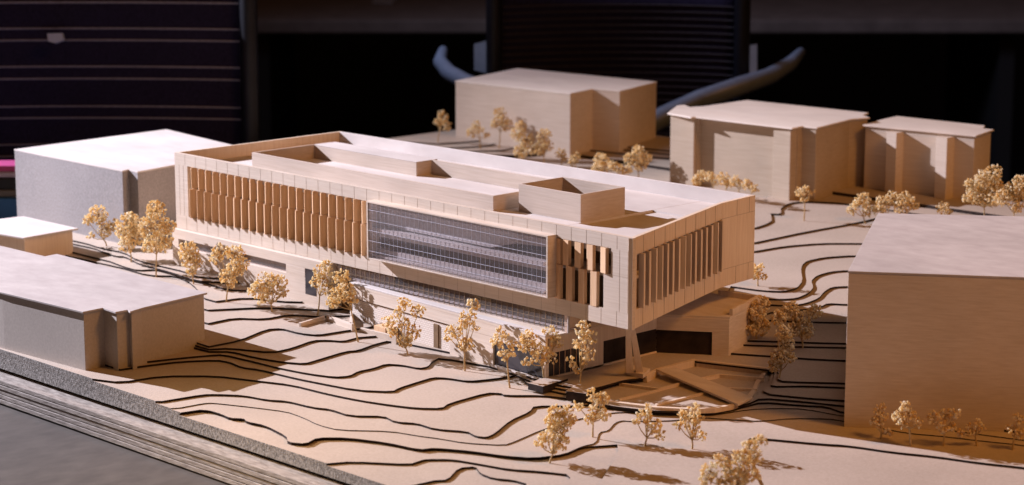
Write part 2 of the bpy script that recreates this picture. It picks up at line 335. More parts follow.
# slanted right end: first leaf follows B->Cc with a strip window, second leaf is plain
Bp, Cc, C2, Dp = Vector((.70,0)), Vector((.6355,.1963)), Vector((.6285,.2545)), Vector((.0016,.2379))
dR = (Cc-Bp).normalized(); nR = Vector((dR.y,-dR.x)); LR = (Cc-Bp).length
def rp(s, d): return Bp + dR*s - nR*d               # s along the face, d inward
def slab(mb, s0, s1, d0, d1, z0, z1, mi=0): mb.prism([rp(s0,d0),rp(s1,d0),rp(s1,d1),rp(s0,d1)], z0, z1, mi)
e = MB(); w0, w1, y0, y1 = .0095, LR-.0005, .0175, .0685
slab(e, .0002, LR, .0001, .004, y1, H-.0002); slab(e, .0002, LR, .0001, .004, .0002, y0); slab(e, .0002, w0, .0001, .004, y0, y1)
ep = MB().quadwall(Cc, C2, .004, .0002, H-.0002)
j = e
for i in range(1, 9):
    s = LR*i/8.7
    slab(j, s-.00025, s+.00025, -.0001, .001, y1+.0002, H-.0006, 1); slab(j, s-.00025, s+.00025, -.0001, .001, .0006, y0-.0002, 1)
eo = e.build('end_facade', [WOODX, JOINT], B)
d2 = (C2-Cc).normalized()
j = ep
for s, z0, z1 in ((.026,.0690,H-.0006),(.026,.0006,y0),(.048,.0690,H-.0006),(.048,.0006,y0)):
    a = Cc+d2*s; j.prism([a+Vector((.00015,0)), a+d2*.0006+Vector((.00015,0)), a+d2*.0006-Vector((.001,0)), a-Vector((.001,0))], z0, z1, 1)
for z in (.0178,.0688):
    a = Cc; b = C2; j.prism([a+Vector((.00012,.0004)), b+Vector((.00012,-.0004)), b-Vector((.001,.0004)), a-Vector((.001,-.0004))], z-.0002, z+.0002, 1)
ep.build('end_panel', [WOODX, JOINT], B)
g = MB(); g.quadwall((Dp.x, Dp.y), (0, .0042), .004, .0002, H).build('end_wall', WOODX, B, bevel=.0003)
# back wall with parapet, roof deck, floors
MB().prism([(Dp.x,Dp.y-.0042),(C2.x-.0045,C2.y-.0045),(C2.x-.0002,C2.y-.0003),(Dp.x,Dp.y)], .0002, H-.0001).build('back_wall', ROOFC, B, bevel=.0003)  # whiter roof card stands in for light bounced off the roof
inner = [(.0042,.0042),(.6985,.0042),(Cc.x-.0045,Cc.y),(C2.x-.0055,C2.y-.005),(.006,Dp.y-.0045)]
# deck with a shallow slot beside the plant screen
rd = MB()
rd.prism([(.0045,.0042),(.5625,.0042),(.5625,Dp.y+.0115),(.006,Dp.y-.005)], .0668, ZR)
ex = lambda y: .7-.0645*(y/.1963)-.0048
rd.prism([(.5625,.0042),(ex(.0042),.0042),(ex(.070),.070),(.5625,.070)], .0658, ZR-.0001)
rd.prism([(.6060,.0701),(ex(.0701),.0701),(ex(.1759),.1759),(.6060,.1759)], .0658, ZR-.0001)
rd.prism([(.5625,.1760),(ex(.176),.1760),(Cc.x-.0048,Cc.y),(C2.x-.0055,C2.y-.0055),(.5625,Dp.y+.0115)], .0658, ZR-.0001)
rd.prism([(.5626,.0701),(.6059,.0701),(.6059,.1759),(.5626,.1759)], .0658, ZR-.0022)
rd.build('roof', ROOFC, B)
MB().prism(inner, .0003, .0035).build('floor_slab', WOOD, B)
MB().prism([(.006,.0085),(.69,.0085),(Cc.x-.006,Cc.y),(C2.x-.006,C2.y-.006),(.008,Dp.y-.005)], .0425, .0455).build('floor_slab', WOOD, B)
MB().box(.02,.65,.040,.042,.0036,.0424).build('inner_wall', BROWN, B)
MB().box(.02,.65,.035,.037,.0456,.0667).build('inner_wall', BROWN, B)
def xzplate(pts, yy0, yy1):
    mb = MB(); a = [mb.bm.verts.new((x,yy0,z)) for x,z in pts]; b = [mb.bm.verts.new((x,yy1,z)) for x,z in pts]
    mb.bm.faces.new(a); mb.bm.faces.new(b[::-1])
    for i in range(len(a)): mb.bm.faces.new((a[i],a[(i+1)%len(a)],b[(i+1)%len(a)],b[i]))
    return mb
xzplate([(.3475,.0495),(.512,.0495),(.548,.0585),(.592,.0610),(.592,.0680),(.3475,.0680)], .0015, .0035).build('inner_screen', LILAC, B)  # diagonal cut puts a slanting shadow edge into the board's outline
MB().box(.3475,.5925,-.0070,.0040,.0440,.0478).build('gallery_slab', LILAC, B)
MB().box(.3475,.5925,-.0060,.0040,.0180,.0200).build('gallery_slab', LILAC, B)
MB().box(.3475,.5925,-.0015,.0005,.0202,.0262).build('inner_screen', LILAC, B)
MB().box(.3475,.5925,-.0010,.0010,.0385,.0438).build('inner_screen', LILAC, B)
# rooftop court: thin screen walls, solid block at its back left, and the plant screen box
cx0, cx1, cy0, cy1, cz = .070, .460, .0545, .166, .0868
c = MB()
c.box(cx0, cx1, cy0, cy0+.0025, ZR, cz); c.box(cx0, cx0+.0025, cy0+.0025, cy1, ZR, cz)
c.box(cx1-.0025, cx1, cy0+.0025, cy1, ZR, cz); c.box(.247, cx1-.0025, cy1-.0025, cy1, ZR, cz)
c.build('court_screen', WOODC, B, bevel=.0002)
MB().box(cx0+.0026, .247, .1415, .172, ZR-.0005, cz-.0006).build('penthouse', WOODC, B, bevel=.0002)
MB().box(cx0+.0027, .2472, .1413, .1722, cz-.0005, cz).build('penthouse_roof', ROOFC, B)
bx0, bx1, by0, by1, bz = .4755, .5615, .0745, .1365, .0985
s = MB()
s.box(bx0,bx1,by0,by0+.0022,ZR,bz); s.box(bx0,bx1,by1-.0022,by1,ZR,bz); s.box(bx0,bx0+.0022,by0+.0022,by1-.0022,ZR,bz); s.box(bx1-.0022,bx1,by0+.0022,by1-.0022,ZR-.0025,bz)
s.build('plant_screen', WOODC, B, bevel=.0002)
# fins (each its own part)
def finmesh(dx, dy, z0, z1, t):
    m = MB(); m.prism([(0,.0010),(t,0),(dx+t,dy),(dx,dy)], z0, z1); return m
rf = random.Random(11)
protoU = protoL = None; nf = 23
for row, (a, b, x0, x1) in enumerate(((zs+.0006, zt-.0004, .0285, .334), (zb-.0002, zs-.0004, .0250, .3325))):
    proto = None
    for i in range(nf):
        x = x0 + (x1-x0)*(i+.3)/nf
        if proto is None: proto = o = finmesh(.0019, .0093, a, b, .0018).build('fin', FIN, B)
        else:
            o = proto.copy(); col.objects.link(o); o.parent = B
        o.location = (x, -.0028, 0); o.rotation_euler = (0,0,R(rf.uniform(-3,8) + (10 if 6 <= i <= 10 else 0)))
for row, (a, b, xs) in enumerate(((zs, zt-.0004, (.6005,.6115,.6270,.6425,.6600)), (zb, zs-.0004, (.6010,.6160,.6320,.6475)))):
    proto = None
    for x in xs:
        if proto is None: proto = o = finmesh(.0008, .0034, a, b, .0082).build('fin', FIN, B)
        else:
            o = proto.copy(); col.objects.link(o); o.parent = B
        o.location = (x, -.0012, 0); o.rotation_euler = (0,0,R(rf.uniform(-6,4)))
proto = None
for i in range(15):
    sx = w0 + (w1-w0)*(i+.55)/15; p = rp(sx, .0015)
    if proto is None: proto = o = MB().prism([(0,0),(.0024,-.0003),(.0020,-.0060),(-.0004,-.0057)], y0+.0002, y1-.0002).build('fin', WOODX, B)
    else:
        o = proto.copy(); col.objects.link(o); o.parent = B
    o.location = (p.x, p.y, 0); o.rotation_euler = (0,0,math.atan2(dR.y,dR.x)+R(180)+R(rf.uniform(-16,16))+R(180))
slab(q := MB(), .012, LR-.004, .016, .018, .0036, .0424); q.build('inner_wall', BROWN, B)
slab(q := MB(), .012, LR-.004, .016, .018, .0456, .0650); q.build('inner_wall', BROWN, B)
# projecting glass box
gx0, gx1, gy, gz0, gz1 = .3440, .6035, -.0118, .0160, .0752
b = MB()
b.box(gx0, gx1, gy, .0003, gz1-.0016, gz1); b.box(gx0, gx1, gy, .0003, gz0, gz0+.0012)
b.box(gx0, gx0+.0022, gy, .0003, gz0+.0012, gz1-.0016); b.box(gx1-.0022, gx1, gy, .0003, gz0+.0012, gz1-.0016)
gf = b.build('glass_box_frame', WOOD, B, bevel=.0002)
MB().box(gx0+.0022, gx1-.0022, gy+.0006, gy+.0016, gz0+.0012, gz1-.0016).build('glass_pane', GLASS, gf)
m = MB(); nv = 40
for i in range(1, nv):
    x = gx0+.0022+(gx1-gx0-.0044)*i/nv; m.box(x-.00008, x+.00008, gy+.0003, gy+.00058, gz0+.0013, gz1-.0017)
for z in (.0245,.0350,.0455,.0560,.0665): m.box(gx0+.0023, gx1-.0023, gy+.0001, gy+.00028, z-.00017, z+.00017)
m.build('mullion_grid', GRID, gf)
# lower left wing with strip windows
w = MB(); yw = -.0062
def zrow(x): return -.0006 + .0050*x/.27
w.box(0, .275, yw, .004, -.0110, -.0004)
w.box(0, .275, yw, .004, -.075, -.0205)
w.box(.2045, .2365, yw, .004, -.0205, -.0110); w.box(0, .012, yw, .004, -.0205, -.0110); w.box(.2555,.275, yw,.004,-.0205,-.0110)
w.box(0, .275, .05, .054, -.075, -.0004); w.box(.271,.275,.004,.05,-.075,-.0004); w.box(0,.004,.004,.05,-.075,-.0004)
wo = w.build('lower_wing', WOOD, B, bevel=.0003)
MB().box(.0125,.204, -.0030,-.0020,-.0204,-.0111).build('strip_window', GLASS, wo)
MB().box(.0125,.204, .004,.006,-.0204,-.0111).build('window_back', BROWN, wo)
MB().box(.237,.2548, yw-.0003,-.0030,-.038,-.0111).build('window', WIN, wo)
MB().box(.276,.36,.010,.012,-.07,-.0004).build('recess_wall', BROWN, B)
# podium: terrace with parapet, scored screen wall, window, glazed strip above
pz = -.0165
def py(x): return -.0058 - .0208*(x-.3126)/(.615-.3126)
P0, P1 = Vector((.308, py(.308))), Vector((.6155, py(.6155)))
pe = MB(); pe.prism([P0, P1, Vector((.6155,.125)), Vector((.308,.05))], pz-.0025, pz-.0002).build('terrace_deck', WOOD, B)
pdir = (P1-P0).normalized(); pn = Vector((-pdir.y, pdir.x)); PL = (P1-P0).length
def pp(s, d): return P0+pdir*s+pn*d
def pslab(mb, s0, s1, d0, d1, z0, z1): mb.prism([pp(s0,d0),pp(s1,d0),pp(s1,d1),pp(s0,d1)], z0, z1); return mb
pslab(MB(), 0, PL, 0, .0100, pz-.0001, pz+.0014).build('parapet_coping', ROOFC, B, bevel=.0003)  # coloured whiter than the wall to suggest a lit top
pslab(MB(), 0, PL, .0003, .003, -.0305, pz-.0003).build('parapet_wall', WOOD, B, bevel=.0002)
pslab(MB(), .002, .165, .0022, .0045, -.085, -.0322).build('screen_wall', SCREEN, B)
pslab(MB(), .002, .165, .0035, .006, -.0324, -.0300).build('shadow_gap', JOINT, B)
o = MB()
pslab(o, .165, .2315, .0005, .0045, -.085, -.0306); pslab(o, .2315, PL, .0005, .0045, -.085, -.0575); pslab(o, PL-.0035, PL, .0005, .0045, -.0575,-.0306); pslab(o, .2315, PL-.0035, .0005, .0045, -.0335,-.0306)
o.build('podium_wall', WOOD, B, bevel=.0002)
pslab(MB(), .232, PL-.004, .0022, .0030, -.0574, -.0336).build('window', WIN, B)
pslab(MB(), .230, PL, -.0012, .0003, -.0595, -.0572).build('window_sill', ROOFC, B)
pslab(MB(), .139, .146, .0008, .0024, -.085, -.034).build('doorway', BROWN, B)  # brown slab stands in for the shade inside the opening
pslab(MB(), .058, .077, -.012, .0024, -.085, -.0480).build('screen_block', FIN, B)
# glazed strip between terrace and volume
gs = MB().box(.28, .6185, .0012, .0020, pz, -.0003).build('clerestory_glass', GLASS, B)
m = MB()
for i in range(46): x = .281+.337*i/45; m.box(x-.00018,x+.00018,.0007,.00115,pz+.0002,-.0004)
m.box(.28,.6185,.0005,.00068,-.0080,-.0077)
m.build('mullion_grid', MULL, gs)
MB().box(.6178,.6186,.0001,.0025,pz,-.0003).build('corner_strip', LILAC, gs)
MB().box(.29,.617,.0040,.0295,-.0150,-.0138).build('inner_ledge', LILAC, B)
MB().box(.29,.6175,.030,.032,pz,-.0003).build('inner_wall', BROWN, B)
# right side of the podium, undercroft and pavilion
o = MB(); xr = .6150
o.box(xr-.003, xr-.0002, -.021, .127, -.0335, -.0170); o.box(xr-.003, xr-.0002, .024, .052, -.075, -.0336); o.box(xr-.003,xr-.0002,-.0215,.127,-.075,-.0560)
o.box(xr-.004, xr-.0004, .003, .1270, -.0169, -.0004)
o.build('podium_end_wall', WOODX, B)
MB().box(xr-.002, xr-.0012, -.0215, .024, -.0559, -.0337).build('corner_glass', WIN, B)
m = MB()
for i in range(7): m.box(xr-.0011,xr-.0007,-.0215+i*.0075-.0002,-.0215+i*.0075+.0002,-.0559,-.0337)
m.build('mullion_grid', FIN, B)
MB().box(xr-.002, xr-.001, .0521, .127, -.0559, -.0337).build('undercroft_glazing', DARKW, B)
Q1, Q2, Q3 = Vector((.6145,.1262)), Vector((.6727,.1669)), Vector((.6475,.2450))
dq = (Q2-Q1).normalized(); Lq = (Q2-Q1).length; nq = Vector((-dq.y,dq.x))
def qp(s, d): return Q1+dq*s+nq*d
def qslab(mb, s0, s1, d0, d1, z0, z1): mb.prism([qp(s0,d0),qp(s1,d0),qp(s1,d1),qp(s0,d1)], z0, z1); return mb
o = MB(); qslab(o, 0, Lq, 0, .003, -.0345, -.0212); qslab(o, Lq-.0165, Lq, 0, .003, -.075, -.0346)
o.quadwall(Q2, Q3, .003, -.075, -.0212)
po = o.build('pavilion_wall', WOOD, B, bevel=.0002)
qslab(MB(), 0, Lq-.0166, .002, .004, -.075, -.0347).build('pavilion_glazing', DARKW, B)
MB().prism([Q1+nq*.001+Vector((-.03,-.021)), Q2+Vector((-.0005,.001)), Q3, Vector((.56,.235))], -.0211, -.0190).build('pavilion_roof', WOOD, B)
a, b2 = Q2+(Q3-Q2)*.10, Q3
MB().quadwall(a, b2, .0035, -.0189, -.0125).build('pavilion_parapet', WOODX, B, bevel=.0003)
q = MB(); q.quadwall(Q3, Vector((.60,.236)), .003, -.0189, -.0135); q.build('pavilion_parapet', WOODX, B)
# the splayed column under the corner
fb = UZ(634.5,376,LV(5)); 
for sgn in (-1, 1):
    top = Vector((.676,.030,-.0004)); ft = Vector((fb.x, fb.y, LV(5)+.004)) + Vector((RT.x,RT.y,0))*(.0046*sgn)
    m = MB(); n = 4; rings = []
    r = Vector((RT.x,RT.y,0)).normalized(); q = Vector((-r.y,r.x,0))
    for c0, wd, dp in ((ft,.0036,.0040),(top+r*.0017*sgn+r*-.005,.0021,.0026)):
        rings.append([m.bm.verts.new(c0+r*wd*i+q*dp*j_) for i,j_ in ((-1,-1),(1,-1),(1,1),(-1,1))])
    m.bm.faces.new(rings[0]); m.bm.faces.new(rings[1][::-1])
    for k in range(4): m.bm.faces.new((rings[0][k],rings[1][k],rings[1][(k+1)%4],rings[0][(k+1)%4]))
    m.build('column_leg', WOODX, B, bevel=.0003)
MB().prism([UZ(x,y,LV(5)) for x,y in ((626,375),(643,379),(650,373),(634,369.5))], LV(5)+.0001, LV(5)+.0045).build('column_footing', WOOD, B, bevel=.0003)
settle(B)

# ------------------------------------------------------------------ plaza: ramp, low walls, curved kerb
def wall_px(name, label, cat, pts, z0, z1, th, m, group=None):
    P = [UZ(x,y,z1) for x,y in pts]; mb = MB()
    n = len(P); off = []
    for i in range(n):
        d = (P[min(i+1,n-1)]-P[max(i-1,0)]); d.z = 0; d.normalize(); off.append(Vector((-d.y,d.x,0))*th)
    poly = [p for p in P] + [P[i]+off[i] for i in reversed(range(n))]
    c = sum(P, Vector())/n
    mb.prism([(p.x-c.x, p.y-c.y) for p in poly], z0-z0, z1-z0)
    o = mb.build(name, m); o.location = (c.x, c.y, z0); tag(o, label, cat, group); return o
G = 'low walls stepping down the sunken plaza'
wall_px('kerb', 'long curved wooden kerb sweeping round the front of the sunken plaza', 'kerb', [(598,400.2),(612,401.8),(655,407.2),(690,409),(715,408.2),(735,404.5),(749,398.5),(756,390),(760,381),(768,370.5)], LV(1), LV(2)+.0024, .0040, WOODX)
wall_px('plaza_step', 'highest straight step wall under the head of the ramp, facing the viewer', 'step', [(643,375.5),(656,368.3),(694,358.6),(698,359.4),(768,367.2)], LV(2), LV(5)+.0008, -.0040, WOODX, G)
wall_px('plaza_step', 'middle step wall running right from the ramp inside the kerb', 'step', [(703,378),(719.5,374.4),(764,378)], LV(2), LV(4), .003, WOODX, G)
wall_px('plaza_step', 'short lowest step wall right of the ramp, just inside the kerb', 'step', [(728,388),(757,389)], LV(2), LV(3)+.001, .003, WOODX, G)
wall_px('plaza_step', 'bent step wall between the column footing and the ramp', 'step', [(619,383),(659,388.8),(684,382.2)], LV(2), LV(3)+.0012, .003, WOODX, G)
wall_px('plaza_step', 'thin step wall running from the kerb to the bent step wall', 'step', [(620,399),(659.5,389.6)], LV(2), LV(3)+.0006, .0025, WOODX, G)
wall_px('plaza_step', 'step wall from the front kerb back to the foot of the ramp', 'step', [(657,404.4),(708,392)], LV(2), LV(3)+.0004, .0028, WOODX, G)
floor = MB().prism([UZ(x,y,LV(2)+.0004) for x,y in ((592,403),(655,408.5),(715,410),(745,403),(757,394),(768,372),(700,363),(657,371),(640,378),(606,386))], LV(1)+.0003, LV(2)+.0006).build('pavement', BOARD); tag(floor, None, None, kind='structure')
ra = [UZ(656,369,LV(5)+.002), UZ(676,367.5,LV(5)+.002), UZ(753,397,LV(2)+.004), UZ(738,404,LV(2)+.004)]
m = MB(); c = sum(ra, Vector())/4
hi = [m.bm.verts.new(p-c) for p in ra]; lo = [m.bm.verts.new(p-c-Vector((0,0,.0022))) for p in ra]
m.bm.faces.new(hi); m.bm.faces.new(lo[::-1])
for i in range(4): m.bm.faces.new((hi[i],lo[i],lo[(i+1)%4],hi[(i+1)%4]))
o = m.build('ramp', WOOD, bevel=.0003); o.location = c; tag(o, 'flat wooden ramp plank slanting across the sunken plaza', 'ramp')
# retaining walls at the left corner of the podium
G = 'little retaining walls before the podium'
def rwall(label, a, b, z0, z1, th, m=WOOD):
    p, q = UZ(*a, z1), UZ(*b, z1); c = (p+q)/2
    o = MB().quadwall((p.x-c.x,p.y-c.y), (q.x-c.x,q.y-c.y), th, 0, z1-z0).build('retaining_wall', m, bevel=.0003)
    o.location = (c.x,c.y,z0); tag(o, label, 'wall', G)
rwall('sunlit white retaining wall left of the podium corner, behind a tree', (326,315), (352,324), LV(3), LV(10), .003)
rwall('brown shaded retaining wall running back to the podium corner', (352.6,323.2), (353.5,301.5), LV(3), LV(10), .003)
rwall('sunlit white retaining wall along the foot of the scored podium screen', (360,327.8), (396,336.4), LV(3), LV(8), .003)
rwall('low brown strip wall lying in tree shade left of the podium', (301,323), (325,316), LV(5), LV(8)+.002, .003)
# dark stacked steps left of the plaza
G = 'small stacked board slabs at the plaza edge'
def slabs(label, pts, k0, k1):
    z = LV(k1); P = [UZ(x,y,z) for x,y in pts]; c = sum(P, Vector())/len(P)
    o = MB().prism([(p.x-c.x,p.y-c.y) for p in P], 0, LV(k1)-LV(k0), 0, lambda a,b: 1).build('step_slab', [BOARD, BURNT_AND_SHADE]); o.location = (c.x,c.y,LV(k0)); tag(o, label, 'slab', G)
slabs('dark-edged slab under the tree at the podium corner', ((528,383),(543,386.5),(568,378.5),(553,375)), 3, 6)
slabs('dark-edged slab with one thin tree standing alone on it', ((566,391),(586,393.5),(594,386),(576,384)), 2, 6)

# ------------------------------------------------------------------ dried-flower trees
ico = bmesh.new(); bmesh.ops.create_icosphere(ico, subdivisions=1, radius=1)
IV = [v.co.copy() for v in ico.verts]; IF = [[v.index for v in f.verts] for f in ico.faces]; ico.free()
TG = 'dried flower trees planted over the site model'
def tree(label, foot, lobes, dens=1.0, blob=1.0, cat='model tree', name='model_tree', group=TG, trunk=True):
    base = ground(*foot); px = FPX/depth(base)      # pixels per metre there
    rnd = random.Random(hash((round(foot[0]*7), round(foot[1]*13))) & 0xffff)
    root = empty(name, base, label, cat, group)
    away = Vector((FW.x,FW.y,0)).normalized()
    ctr = []
    for lx, ly, lr in lobes:
        r = lr*1.1/px; c = UN(lx, ly, base) - base + away*rnd.uniform(-.7,.7)*r*1.3
        ctr.append((c, r))
    if trunk:
        mb = MB(); mean = sum((c for c,_ in ctr), Vector())/len(ctr); hub = Vector((mean.x*.45, mean.y*.45, max(.004, min(c.z-r for c,r in ctr)*.9+.002)))
        mb.tube([(0,0,-.002), hub*.5+Vector((rnd.uniform(-1,1)*.0006,rnd.uniform(-1,1)*.0006,0)), hub], [.0010,.0008,.0007], 6)
        for c, r in ctr:
            mb.tube([hub, (hub+c)/2+Vector((0,0,-.0015)), c], [.0006,.0005,.0003], 5)
        mb.build('trunk', TRUNK, root)
    vs, fs = [], []
    tw = MB()
    for c, r in ctr:
        n = int(max(14, 52*dens*(r*1060/8)**2/blob**2))
        for _ in range(n):
            while True:
                v = Vector((rnd.uniform(-1,1),rnd.uniform(-1,1),rnd.uniform(-1,1)))
                if .2 < v.length < 1: break
            v = v*(v.length**-.35)
            p = c + Vector((v.x*r*1.05, v.y*r*1.05, v.z*r))
            if p.z < .001: p.z = .001+rnd.random()*.002
            s = rnd.uniform(.0009,.0018)*blob
            M = Matrix.Rotation(rnd.uniform(0,6.28),3,'Z') @ Matrix.Rotation(rnd.uniform(0,3.1),3,'X') @ Matrix.Diagonal((s*rnd.uniform(.55,.9), s*rnd.uniform(.55,.9), s*rnd.uniform(1.0,1.5)))
            o = len(vs)
            vs += [p + M @ (q*(1+rnd.uniform(-.18,.18))) for q in IV]; fs += [[i+o for i in f] for f in IF]
            if rnd.random() < .4: tw.tube([c*.7+p*.3 if False else c, p], [.00028,.0002], 3)
    me = bpy.data.meshes.new('crown'); me.from_pydata(vs, [], fs); me.materials.append(PETAL)
    for p_ in me.polygons: p_.use_smooth = True
    o = bpy.data.objects.new('crown', me); col.objects.link(o); o.parent = root
    if len(tw.bm.verts): tw.build('twigs', TRUNK, root)
    else: tw.bm.free()
    return root
TREES = [
 ('leftmost golden tree, sprawling against the tall white-roofed block', (107,246), [(97.6,215,9),(88,221,5),(107,227,8),(115,224,6),(91,236,4)], 1),
 ('dense tree second from left on the street beside the tall white-roofed block', (131,262), [(130,225,12),(121,232,7),(128,243,8),(138,236,8)], 1.1),
 ('tallest dense street tree at the left end of the fin facade', (156,277), [(156,210,9),(153,227,12),(161,243,10),(167,226,8),(149,246,6)], 1.1),
 ('round tree at the left end of the lower wing, low in shadow', (194,284), [(188,251,9),(190,258,9),(196,262,6),(191,271,5)], 1.1),
 ('forked golden tree in front of the long strip window of the lower wing', (226,302), [(221,251,8),(216,257,6),(234,255,9),(236,268,9),(243,262,6),(228,276,8),(232,283,5)], .9),
 ('low rounded tree before the right end of the strip window', (272,312), [(266,282,10),(257,289,8),(280,282,7),(272,294,9),(284,291,5),(261,300,5)], .9),
 ('thin-stemmed tree before the single dark window of the lower wing', (317,317), [(326,266,6),(319,272,6),(325,279,8),(316,281,5),(329,288,7)], .9),
 ('leaning tree at the left corner of the podium, beside the retaining wall', (358.5,342), [(341,279,8),(346,290,9),(337,296,8),(352,299,6),(333,302,6)], .95),
 ('spreading tree in front of the scored podium screen', (408,355), [(403.5,304,7),(388,321,6),(418,312,7),(402,325,7),(414,331,7),(405,342,7),(393,331,5),(398,313,5)], .85),
 ('leaning tree at the narrow brown doorway of the podium', (465,371), [(473,306,6),(468,318,8),(454,333,8),(475,326,5),(466,345,7),(448,337,4),(462,325,5)], .85),
 ('small tree before the left part of the podium window', (510,388), [(501,336,7),(496,343,6),(507,353,8),(511,343,5)], .85),
 ('wide two-armed tree before the right part of the podium window', (545,382), [(529,338,8),(524,345,6),(550,336,8),(541,352,9),(527,361,5),(557,343,6),(535,347,6),(552,357,5)], .9),
 ('airy upright tree standing on its own dark-edged slab', (580,388), [(583,330,7),(590,339,7),(579,343,6),(588,352,7),(571,362,5),(576,370,4),(585,361,4)], .85),
 ('pale tree at the left end of the curved kerb', (592.6,437), [(592,395,6),(603,398,6),(578,406,5),(597,409,8),(604,415,6),(590,417,5)], 1.0),
 ('bushy foreground tree left of the pale kerb tree', (549,463), [(556,411,7),(567,411,6),(553,420,8),(566,421,8),(556,431,9),(547,437,8),(560,440,8),(538,443,4),(556,450,5),(573,418,4)], 1.15),
 ('leaning foreground tree between the curved kerb and the front edge', (644.6,446), [(648,408,4),(645,416,7),(636,420,4),(657,424,5),(660,434,5),(652,426,6)], .95),
 ('white-topped foreground tree in front of the curved kerb, right of the leaning one', (692,449), [(695,409,5),(682,414,5),(689,422,8),(678,424,4),(697,431,6),(704,437,4),(698,419,6)], .95),
 ('largest foreground tree, cut by the lower edge of the photo', (733,512), [(760,444,7),(749,448,7),(741,456,8),(756,459,8),(721,460,7),(730,470,9),(747,470,9),(710,471,8),(739,480,10),(706,479,6),(724,481,7),(757,474,5)], 1.15),
 ('shaded golden tree right of the pavilion, nearest its wall', (757,341), [(761,305,8),(752,316,9),(761,327,9),(749,328,6),(757,311,7)], 1.45),
 ('shaded tree with lit top left of the largest block', (803,346), [(791,311,9),(778,316,7),(814,310,7),(802,319,9),(806,330,7),(795,327,7)], 1.45),
 ('low shaded tree just behind the end of the curved kerb', (779,378), [(784,334,8),(787,346,8),(780,357,8),(774,367,6),(790,357,5)], 1.45),
 ('small tree peeking from behind the right end of the main building', (758,286), [(758,270,6),(762,276,4),(753,274,5)], 1),
 ('single umbrella-shaped tree in front of the wide back right block', (804,221), [(805,191,5),(799,192,4),(811,192,4),(804,197,5)], .9),
 ('left tree of the trio behind the roof of the largest block', (866,224), [(863,200,7),(852.5,210,5),(869,211,6),(856,203,4)], 1),
 ('middle tree of the trio behind the roof of the largest block', (889,226), [(884,203,8),(891,197,6),(880,211,6)], 1),
 ('right tree of the trio behind the roof of the largest block', (908,228), [(904,199,7),(912,205,7),(900,208,6)], 1),
 ('small tuft before the second pilaster, low behind the largest block roof', (944,228), [(942.7,208,6),(949,211,4)], 1),
 ('big tree beside the right end of the pilastered block', (985,232), [(993,171,7),(983,178,8),(994,186,9),(974,188,8),(978,198,8),(968,198,5),(990,199,7)], 1.1),
 ('big tree touching the right edge of the photo at the back', (1013,236), [(1019,181,7),(1013,192,9),(1003,198,8),(1022,196,6),(1017,206,6)], 1.1),
 ('lone tree farthest left behind the main building, against the dark', (437.5,143.5), [(443,117,5),(438,122,4),(446,126,5),(441,113,3)], .95),
 ('thin sparse tree left of the plain back block front', (480.6,149), [(476,124,4),(472,132,5),(487,135,3),(480,130,4)], .9),
 ('taller slim tree before the plain back block', (498.7,150), [(500,114,6),(507,125,6),(496,123,5),(503,120,5)], .95),
 ('dense rounded tree before the plain back block front', (522,166), [(521,126,5),(518,135,7),(527,140,7),(521,151,7),(532,149,5)], 1.15),
 ('round tree right of the dense one before the plain back block', (544,168), [(544,137,7),(539,149,6),(548,146,5)], 1.1),
 ('tiny bush before the stepped corner of the plain back block', (561,167), [(561,154,5),(565,158,3)], 1),
 ('small round bush right of the tiny one, at the stepped corner', (576,170), [(576,157,5),(573,162,4)], 1),
 ('dense bush behind the plant screen, left of the low mound', (601,181), [(601,161,7),(597,168,6),(606,166,5)], 1.15),
 ('low mounded bush between the dense bush and the pointed bush', (620,184), [(613,166,5),(619,169,5),(627,171,5)], 1.1),
 ('pointed bush in the gap between the two back blocks', (638,182), [(638,151,6),(632,160,7),(645,158,6),(640,166,6)], 1.1),
 ('leftmost bush in the hedge before the wide back right block', (700,196), [(697,180,5),(702,176,5)], 1.2),
 ('second bush from the left in the hedge before the wide back right block', (713,198), [(710,177,5),(716,181,4)], 1.2),
 ('middle bush in the hedge before the wide back right block', (726,200), [(723,178,6),(729,183,4)], 1.2),
 ('fourth bush in the hedge before the wide back right block', (739,203), [(735,181,5),(741,185,4)], 1.2),
 ('rightmost bush in the hedge before the wide back right block', (752,206), [(747,185,5),(755,188,4)], 1.2),
 ('tree at the left of the row before the largest block', (881,439), [(880,411,6),(877,423,6),(888,431,4),(884,418,5)], 1.15),
 ('white-topped tree second in the row before the largest block', (911.6,446), [(904,405,5),(898,417,6),(910,414,6),(917,421,5),(904,424,5)], 1.15),
 ('brightest white-flecked tree in the middle of the row before the largest block', (943.6,446), [(934,418,6),(946,416,6),(955,413,5),(942,426,6),(953,428,5)], 1.15),
 ('small sparse tree fourth in the row before the largest block', (977,446), [(977,422,4),(971,429,5),(961,433,4),(982,427,4)], 1.15),
 ('tree at the right edge of the photo in the row before the largest block', (1012,450), [(1018,420,6),(1012,429,5),(1020,434,5)], 1.15),
]
for lab, ft, lobes, dn in TREES: tree(lab, ft, lobes, dn)

